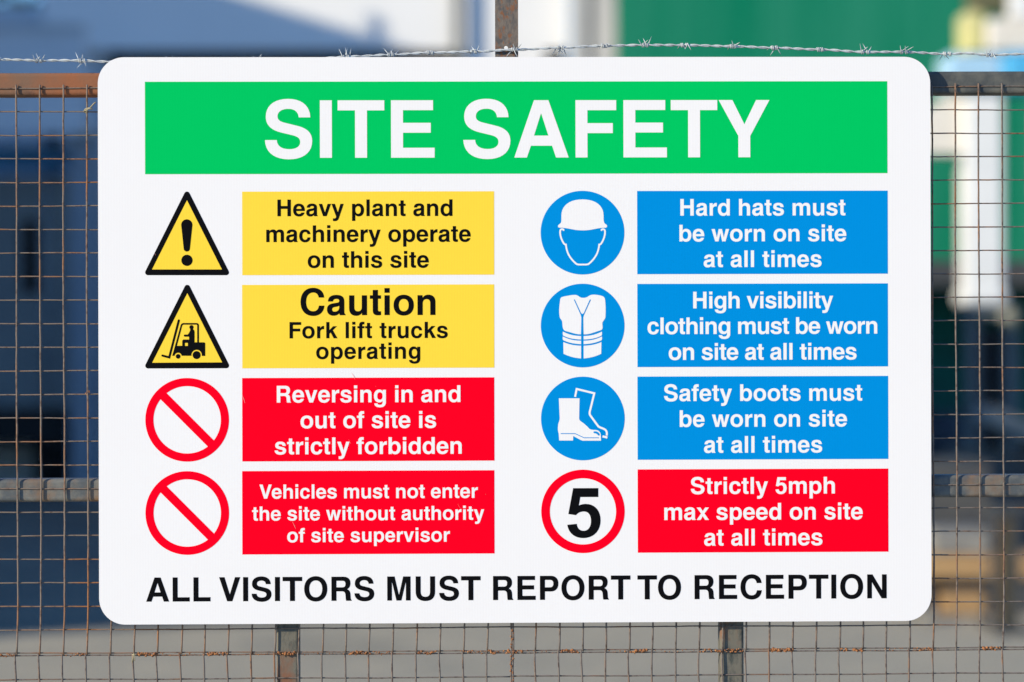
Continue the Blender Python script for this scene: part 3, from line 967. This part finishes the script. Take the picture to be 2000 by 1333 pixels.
g('S', 667, 'M606 505 L461 505 C456 578 404 612 332 612 C250 612 197 577 197 519 C197 465 240 450 300 435 L450 398 C565 369 629 312 629 209 C629 70 520 -19 340 -19 C155 -19 43 70 39 222 L187 222 C191 145 250 108 345 108 C430 108 479 143 479 196 C479 248 440 268 380 283 L240 317 C120 347 50 405 50 515 C50 650 155 737 330 737 C500 737 603 650 606 505 Z')
g('T', 611, 'M231 0 L381 0 L381 592 L598 592 L598 718 L14 718 L14 592 L231 592 Z')
g('U', 722, 'M651 718 L501 718 L501 267 C501 160 460 110 362 110 C264 110 222 160 222 267 L222 718 L72 718 L72 262 C72 80 175 -19 362 -19 C548 -19 651 80 651 262 Z')
g('V', 667, 'M648 718 L491 718 L336 205 L180 718 L19 718 L257 0 L411 0 Z')
g('Y', 667, 'M15 718 L188 718 L338 414 L485 718 L653 718 L411 268 L411 0 L261 0 L261 268 Z')
g('a', 556, 'M527 18 L527 0 L376 0 C366 12 361 30 360 50 C315 5 265 -14 203 -14 C97 -14 29 50 29 152 C29 248 82 302 190 319 L290 334 C340 342 358 356 358 386 C358 420 330 438 280 438 C226 438 196 416 190 368 L54 368 C60 485 138 546 285 546 C425 546 494 490 494 372 L494 98 C494 58 502 38 527 18 Z M358 253 C335 240 318 234 282 228 L240 221 C190 212 167 192 167 155 C167 118 191 96 233 96 C310 96 357 140 358 215 Z')
g('b', 611, 'M201 718 L61 718 L61 0 L196 0 L196 60 C235 8 285 -14 345 -14 C485 -14 578 100 578 270 C578 435 485 546 345 546 C285 546 235 522 201 472 Z M320 430 C395 430 438 368 438 264 C438 163 394 102 320 102 C245 102 201 162 201 265 C201 368 245 430 320 430 Z')
g('c', 556, 'M520 340 L388 340 C380 402 345 432 290 432 C212 432 174 372 174 265 C174 158 214 100 289 100 C345 100 383 135 392 200 L524 200 C510 65 420 -14 287 -14 C130 -14 34 92 34 262 C34 437 130 546 289 546 C425 546 512 470 520 340 Z')
g('d', 611, 'M411 718 L551 718 L551 0 L416 0 L416 60 C377 8 327 -14 267 -14 C127 -14 34 100 34 270 C34 435 127 546 267 546 C327 546 377 522 411 472 Z M292 430 C367 430 411 368 411 265 C411 162 367 102 292 102 C218 102 174 163 174 264 C174 368 217 430 292 430 Z')
g('e', 556, 'M527 224 L163 224 C166 145 208 100 280 100 C327 100 362 120 380 158 L518 158 C487 47 400 -14 276 -14 C118 -14 23 90 23 262 C23 438 118 546 274 546 C440 546 528 435 528 250 Z M166 318 C173 392 212 432 275 432 C338 432 374 392 381 318 Z')
g('f', 333, 'M87 438 L10 438 L10 532 L87 532 L87 570 C87 675 140 727 245 727 C275 727 298 725 318 721 L318 608 C305 610 292 611 280 611 C245 611 227 597 227 562 L227 532 L318 532 L318 438 L227 438 L227 0 L87 0 Z')
g('g', 611, 'M418 532 L553 532 L553 10 C553 -140 460 -217 295 -217 C150 -217 62 -155 56 -48 L196 -48 C203 -90 240 -111 298 -111 C375 -111 413 -72 413 5 L413 62 C378 14 330 -8 268 -8 C130 -8 40 100 40 265 C40 432 130 546 268 546 C335 546 382 520 418 462 Z M296 430 C370 430 413 370 413 268 C413 166 370 106 296 106 C222 106 180 168 180 268 C180 370 222 430 296 430 Z')
g('h', 611, 'M65 0 L205 0 L205 310 C205 385 243 426 305 426 C372 426 406 392 406 325 L406 0 L546 0 L546 350 C546 474 475 546 358 546 C292 546 242 520 205 470 L205 718 L65 718 Z')
g('i', 278, 'M69 0 L209 0 L209 532 L69 532 Z M69 598 L209 598 L209 725 L69 725 Z')
g('k', 556, 'M69 0 L209 0 L209 200 L262 255 L395 0 L562 0 L360 355 L540 532 L370 532 L209 362 L209 718 L69 718 Z')
g('l', 278, 'M69 0 L209 0 L209 718 L69 718 Z')
g('m', 889, 'M64 0 L204 0 L204 330 C204 392 236 426 290 426 C348 426 375 395 375 340 L375 0 L515 0 L515 330 C515 392 547 426 601 426 C660 426 686 395 686 340 L686 0 L826 0 L826 365 C826 478 765 546 650 546 C582 546 534 520 497 468 C472 520 422 546 362 546 C292 546 240 520 199 462 L199 532 L64 532 Z')
g('n', 611, 'M65 0 L205 0 L205 310 C205 385 243 426 305 426 C372 426 406 392 406 325 L406 0 L546 0 L546 350 C546 474 475 546 358 546 C288 546 238 518 200 462 L200 532 L65 532 Z')
g('o', 611, 'M306 546 C140 546 34 437 34 266 C34 95 140 -14 306 -14 C470 -14 578 95 578 266 C578 437 472 546 306 546 Z M306 432 C388 432 438 370 438 266 C438 162 388 100 306 100 C224 100 174 162 174 266 C174 370 224 432 306 432 Z')
g('p', 611, 'M201 -207 L61 -207 L61 532 L196 532 L196 472 C235 524 285 546 345 546 C485 546 578 432 578 262 C578 97 485 -14 345 -14 C285 -14 235 10 201 60 Z M320 430 C395 430 438 370 438 268 C438 164 395 102 320 102 C245 102 201 164 201 267 C201 370 245 430 320 430 Z')
g('r', 389, 'M64 0 L204 0 L204 265 C204 355 250 403 338 403 L373 400 L373 545 C365 546 358 546 352 546 C282 546 230 508 199 438 L199 532 L64 532 Z')
g('s', 556, 'M505 362 L372 362 C366 412 335 438 275 438 C225 438 195 420 195 390 C195 362 215 348 270 334 L370 309 C470 284 519 240 519 160 C519 50 430 -14 279 -14 C122 -14 35 50 30 168 L165 168 C175 118 212 94 283 94 C342 94 380 114 380 146 C380 174 358 188 300 202 L215 223 C105 250 57 295 57 378 C57 485 135 546 275 546 C420 546 500 480 505 362 Z')
g('t', 333, 'M88 438 L10 438 L10 532 L88 532 L88 676 L228 676 L228 532 L309 532 L309 438 L228 438 L228 160 C228 115 238 102 278 102 C289 102 299 103 309 105 L309 4 C283 -3 258 -6 230 -6 C130 -6 88 35 88 125 Z')
g('u', 611, 'M545 532 L405 532 L405 220 C405 145 368 104 306 104 C239 104 206 138 206 206 L206 532 L66 532 L66 180 C66 56 137 -18 254 -18 C324 -18 372 10 410 64 L410 0 L545 0 Z')
g('v', 556, 'M543 532 L395 532 L280 160 L162 532 L13 532 L201 0 L355 0 Z')
g('w', 778, 'M769 532 L626 532 L541 170 L460 532 L319 532 L240 170 L154 532 L10 532 L165 0 L310 0 L389 352 L468 0 L614 0 Z')
g('x', 556, 'M350 277 L541 532 L381 532 L278 378 L175 532 L15 532 L206 275 L15 0 L180 0 L278 162 L377 0 L541 0 Z')
g('y', 556, 'M539 532 L394 532 L285 165 L160 532 L10 532 L205 0 C207 -8 208 -16 208 -24 C208 -72 180 -96 118 -96 C103 -96 90 -95 72 -92 L72 -206 C98 -212 118 -214 142 -214 C245 -214 300 -172 334 -72 Z')
g('5', 556, 'M484 710 L122 710 L52 333 L162 316 C190 352 228 369 277 369 C340 369 378 318 378 232 C378 145 338 88 273 88 C215 88 180 125 173 190 L36 176 C55 55 140 -19 267 -19 C415 -19 516 85 516 240 C516 385 430 480 305 480 C265 480 230 472 204 456 L225 580 L484 580 Z')

KERN = {('A', 'V'): -74, ('T', 'o'): -60, ('F', 'o'): -20, ('V', 'e'): -40, ('v', 'y'): -5}


def text_loops(txt, px0, px1, base, size):
    """the line's ink spans px0..px1 on the photograph, baseline at row base, size px to the em"""
    pen, place = 0, []
    for i, ch in enumerate(txt):
        place.append((ch, pen))
        pen += G[ch][0] + KERN.get((ch, txt[i + 1] if i + 1 < len(txt) else ''), 0)
    first, last = G[txt[0]][1], G[txt[-1]][1]
    lo = min(p[0] for lp in first for p in lp)
    hi = place[-1][1] + max(p[0] for lp in last for p in lp)
    a, b = W(px0, base), W(px1, base)
    zc = W((px0 + px1) / 2, base)[1]
    s = size * k
    extra = ((b[0] - a[0]) / s - (hi - lo) / 1000.0) / max(1, len(txt) - 1)       # letterspacing in em
    sx = 1.0
    if len(txt) == 1 or abs(extra) > .06: sx, extra = (b[0] - a[0]) / s / ((hi - lo) / 1000.0), 0.0
    out = []
    for i, (ch, pn) in enumerate(place):
        for lp in G[ch][1]:
            out.append([(a[0] + s * sx * ((pn + x - lo) / 1000.0) + s * extra * i, zc + s * y / 1000.0) for x, y in lp])
    return out


def rect_loop(x0, y0, x1, y1):
    a, b = W(x0, y0), W(x1, y1)
    return [(a[0], a[1]), (b[0], a[1]), (b[0], b[1]), (a[0], b[1])]


def panel(name, rc, ink, label, lines, lettering_ink):
    p = printed_part(name, [rect_loop(*rc)], 1, M[ink], sign, label)
    loops = []
    for ln in lines: loops += text_loops(*ln)
    printed_part('lettering', loops, 2, M[lettering_ink], p)
    return p


panel('header_band', (283, 160.2, 1733.2, 338.6), 'green_ink', 'green band reading SITE SAFETY',
      [('SITE', 517.6, 849, 308.6, 156), ('SAFETY', 905, 1503, 308.0, 156)], 'white_ink')
panel('message_panel', (472.9, 374.8, 965.3, 536.8), 'yellow_ink', 'yellow panel reading Heavy plant and machinery operate on this site',
      [('Heavy plant and', 541.8, 883.7, 422.6, 45.3), ('machinery operate', 520, 919.3, 473, 45.3), ('on this site', 601, 837.5, 523.5, 45.3)], 'black_ink')
panel('message_panel', (472.9, 557, 965.5, 718.4), 'yellow_ink', 'yellow panel reading Caution Fork lift trucks operating',
      [('Caution', 587, 850.5, 616, 72.8), ('Fork lift trucks', 565.5, 874.5, 661, 44.3), ('operating', 617.5, 820.8, 701.5, 44.3)], 'black_ink')
panel('message_panel', (472.9, 738.8, 965.8, 900), 'red_ink', 'red panel reading Reversing in and out of site is strictly forbidden',
      [('Reversing in and', 540.7, 899.3, 786.2, 45.5), ('out of site is', 587, 851.8, 836.5, 45.5), ('strictly forbidden', 536.5, 901.8, 887.3, 45.5)], 'white_ink')
panel('message_panel', (472.9, 920.6, 966, 1081.4), 'red_ink', 'red panel reading Vehicles must not enter the site without authority of site supervisor',
      [('Vehicles must not enter', 506.8, 933.3, 973.6, 38.2), ('the site without authority', 492.5, 945.8, 1016.4, 38.2), ('of site supervisor', 561, 878.8, 1059, 38.2)], 'white_ink')
panel('message_panel', (1244.3, 373.5, 1734, 534.9), 'blue_ink', 'blue panel reading Hard hats must be worn on site at all times',
      [('Hard hats must', 1328.8, 1651.3, 421.4, 45.3), ('be worn on site', 1327, 1653, 471.8, 45.3), ('at all times', 1374.3, 1604.6, 522, 45.3)], 'white_ink')
panel('message_panel', (1244.7, 555, 1734.4, 716), 'blue_ink', 'blue panel reading High visibility clothing must be worn on site at all times',
      [('High visibility', 1353.8, 1627.2, 602.5, 45.3), ('clothing must be worn', 1264.6, 1713.4, 652.6, 45.3), ('on site at all times', 1306, 1673, 703, 45.3)], 'white_ink')
panel('message_panel', (1245, 736, 1735, 896.7), 'blue_ink', 'blue panel reading Safety boots must be worn on site at all times',
      [('Safety boots must', 1297, 1684, 783.4, 45.3), ('be worn on site', 1327.5, 1654.4, 833.8, 45.3), ('at all times', 1375, 1605.8, 884.5, 45.3)], 'white_ink')
panel('message_panel', (1245.3, 917.3, 1735.3, 1077.9), 'red_ink', 'red panel reading Strictly 5mph max speed on site at all times',
      [('Strictly 5mph', 1349.3, 1630.6, 964.8, 45.5), ('max speed on site', 1297.5, 1685, 1015.4, 45.5), ('at all times', 1375.3, 1606.3, 1065.7, 45.5)], 'white_ink')
foot = []
for wd, a_, b__ in (('ALL', 285.5, 411.2), ('VISITORS', 428, 731), ('MUST', 756.3, 938.8), ('REPORT', 963, 1231.4), ('TO', 1245, 1330.2), ('RECEPTION', 1356.5, 1731.8)):
    mid = (a_ + b__) / 2
    foot += text_loops(wd, a_, b__, 1175.6 - (mid - 285) / 1447 * 6.6, 65.5)
printed_part('footer_lettering', foot, 1, M['black_ink'], sign, 'black line reading ALL VISITORS MUST REPORT TO RECEPTION')


# ---- pictograms
def triangle(off, apex, left, right, r, inner, label):
    P = pic(off)
    out = arc(apex[0], apex[1], r, 207, 333, 12) + arc(right[0], right[1], r, -27, 90, 12) + arc(left[0], left[1], r, 90, 207, 12)
    t = printed_part('warning_triangle', [P(out)], 1, M['black_ink'], sign, label)
    printed_part('field', [P(inner)], 2, M['yellow_ink'], t)
    return t, P


t, P = triangle((270, 360), (668, 141), (133, 1210), (1205, 1210), 38.5, [(668, 222), (1147, 1170), (190, 1170)], 'black and yellow warning triangle with exclamation mark')
printed_part('symbol', [P(arc(666, 560, 77, 180 - 4, 364, 24) + arc(666, 882, 43, 4, 176, 16)), P(circle(668, 1045, 77, 48))], 3, M['black_ink'], t)
t, P = triangle((270, 545), (672, 121), (135, 1190), (1206, 1187), 38.5, [(673, 198), (1150, 1145), (192, 1150)], 'black and yellow warning triangle with fork lift truck')
outer = ([(466, 1055), (497, 1055)] + arc(546, 1063, 50, 190, 350, 14) + [(600, 1055), (727, 1055)] + arc(800, 1045, 72, 172, 368, 20) + [(874, 1057), (918, 1057)]
         + arc(900, 888, 18, 0, -90, 6) + [(832, 870)] + arc(800, 638, 32, 0, -90, 8) + arc(622, 648, 42, -90, -165, 8))
hole_ = ([(530, 918), (603, 918), (603, 848), (617, 832), (697, 832), (697, 793)] + arc(640, 778, 15, 90, 270, 8) + [(675, 765), (690, 750), (712, 710), (712, 688)]
         + arc(730, 663, 29, 140, 400, 18) + [(752, 690), (768, 708), (772, 730), (772, 870), (808, 870)] + arc(796, 640, 12, 0, -90, 5) + arc(622, 648, 20, -90, -165, 5))
printed_part('symbol', [P(outer), P(hole_), P([(640, 878), (680, 878), (680, 920), (640, 920)]), P(circle(547, 1063, 32, 32)), P(circle(800, 1045, 55, 40)),
                        P(stroke([(332, 1052), (425, 1077), (556, 571)], 30, True))], 3, M['black_ink'], t)
for (c, lab) in (((365.6, 820.4), 'red prohibition ring beside the Reversing panel'), ((365.8, 1002.4), 'red prohibition ring beside the Vehicles panel')):
    R1, R2, hw = 81.7, 65.8, 8.5
    a0 = math.degrees(math.asin(hw / R2))
    # white halves are holes in the red disc: cut by a bar falling to the right
    up = arc(c[0], c[1], R2, 45 - a0, 45 - 180 + a0, 48)
    dn = arc(c[0], c[1], R2, 45 + a0, 45 + 180 - a0, 48)
    lp = [[W(*q) for q in l] for l in (circle(c[0], c[1], R1, 128), up, dn)]
    printed_part('prohibition_ring', lp, 1, M['red_ink'], sign, lab)
ring = printed_part('speed_limit_ring', [[W(*q) for q in circle(1138.6, 999.2, 81.5, 128)], [W(*q) for q in circle(1138.6, 999.2, 64.6, 128)]], 1, M['red_ink'], sign, 'red speed limit ring around a black 5')
printed_part('digit', text_loops('5', 1107.9, 1173.1, 1048.9, 134), 1, M['black_ink'], ring)


def disc(c, label):
    return printed_part('mandatory_disc', [[W(*q) for q in circle(c[0], c[1], 81.7, 128)]], 1, M['blue_ink'], sign, label)


d = disc((1137.7, 454.9), 'blue disc with a white hard hat and face outline'); P = pic((1043, 360))
helm = path('M345 552 C368 538 375 520 375 490 L375 430 C375 300 480 210 665 210 C850 210 953 300 953 430 L953 480 C955 520 962 538 985 552 C1003 562 1005 580 995 592 C990 598 985 598 975 598 C850 600 800 635 665 635 C540 635 480 600 360 598 C340 598 335 594 330 587 C325 575 330 562 345 552 Z')
fl_ = path('M406 640 L404 625 C388 612 366 618 360 635 C350 680 370 760 412 818 C420 826 428 829 437 829 L437 829 C440 870 448 900 460 935 C485 1000 530 1050 575 1090 C590 1100 605 1103 625 1103', 12)[0]
face = fl_ + [(1330 - x, y) for x, y in fl_[::-1]]
printed_part('symbol', [P(lp) for lp in helm] + [P(stroke(face, 23))], 2, M['white_ink'], d)

d = disc((1138, 636.3), 'blue disc with a white high visibility vest'); P = pic((1043, 542))
half = path('M664 785 L664 281 C640 281 625 270 612 260 C590 245 575 240 550 242 C500 244 440 258 400 266 C375 272 365 280 360 300 C352 350 344 420 345 470 C346 510 350 545 358 562 C366 576 382 585 386 610 C392 650 388 670 396 695 C402 716 415 732 435 738 C520 758 570 784 645 782 L645 785 Z')[0]
vest = [half[:-2] + [(645, 782)]]
rh = path('M664 281 C700 285 725 275 745 260 C770 244 790 238 820 238 C870 240 920 250 945 262 C968 275 972 292 976 335 C985 420 980 490 979 545 C972 582 940 600 936 630 L940 690 C938 715 925 722 900 730 C800 762 760 784 680 782', 12)[0]
full = half[1:-2] + [(645, 782), (680, 782)] + rh[::-1]
parts_ = [full]
for sg in (0, 1):
    def mx(lp): return lp if sg == 0 else [(1325 - x, y) for x, y in lp]
    for s_ in ('M395 745 C480 785 540 803 645 805 L645 853 C540 850 470 835 400 799 C394 790 392 770 395 745 Z',
               'M394 812 C480 852 540 868 645 869 L645 917 C540 912 470 895 400 862 C392 855 392 830 394 812 Z',
               'M401 888 C480 922 560 937 645 938 L645 1112 C560 1106 480 1086 404 1048 Z'):
        parts_ += [mx(lp) for lp in path(s_)]
v_ = printed_part('symbol', [P(lp) for lp in parts_], 2, M['white_ink'], d)
printed_part('symbol', [P([(546, 308), (556, 302), (642, 488), (663, 505), (683, 488), (765, 302), (778, 308), (682, 518), (673, 550), (677, 784), (643, 784), (648, 550), (640, 518)])], 3, M['blue_ink'], d, 'blue zip and collar line on the vest')

d = disc((1138.4, 817.8), 'blue disc with white safety boots'); P = pic((1043, 724))
boot = path('M340 382 L624 382 L618 655 C620 680 630 690 650 702 C700 738 730 765 755 795 C770 812 800 815 840 815 C890 818 915 850 915 890 L918 962 L670 962 C640 958 590 925 537 898 L535 960 L345 960 L338 860 C325 830 325 790 330 750 C335 710 352 690 352 650 Z')
back = [(563, 362), (584, 254), (826, 313)] + path('M770 540 C758 580 760 600 772 618 L880 765 C905 785 930 788 960 802 C1000 825 1000 850 996 893', 8)[0]
printed_part('symbol', [P(lp) for lp in boot] + [P(stroke(back, 27))], 2, M['white_ink'], d)
printed_part('symbol', [P([(943, 889), (1008, 904), (1003, 934), (934, 916)])], 2.5, M['white_ink'], d)
printed_part('symbol', [P(stroke([(365, 865), (562, 865), (685, 922), (888, 922)], 10)),
                        P(path('M812 845 C818 830 850 830 870 842 C890 855 902 870 898 886 C893 896 880 894 872 882 C858 864 840 860 820 858 Z')[0])], 3, M['blue_ink'], d, 'blue sole line and toe cap on the boot')

# small handling scratches on the print
for pts in ([(686, 728), (691, 735), (693, 741)], [(473, 772), (476, 779), (478.5, 788)], [(571, 1019), (575, 1027), (577.5, 1033)], [(681, 859), (685, 867)], [(894, 985), (899, 993)], [(733, 754), (734, 756)], [(948, 965), (949, 967)], [(302, 494), (304, 499)]):
    n = len(pts)
    L_ = [(p[0] - .5 * (1 if 0 < i < n - 1 else .25), p[1]) for i, p in enumerate(pts)]
    R_ = [(p[0] + .5 * (1 if 0 < i < n - 1 else .25), p[1]) for i, p in enumerate(pts)]
    printed_part('scratch', [[W(*q) for q in L_ + R_[::-1]]], 3.6, M['scratch'], sign)
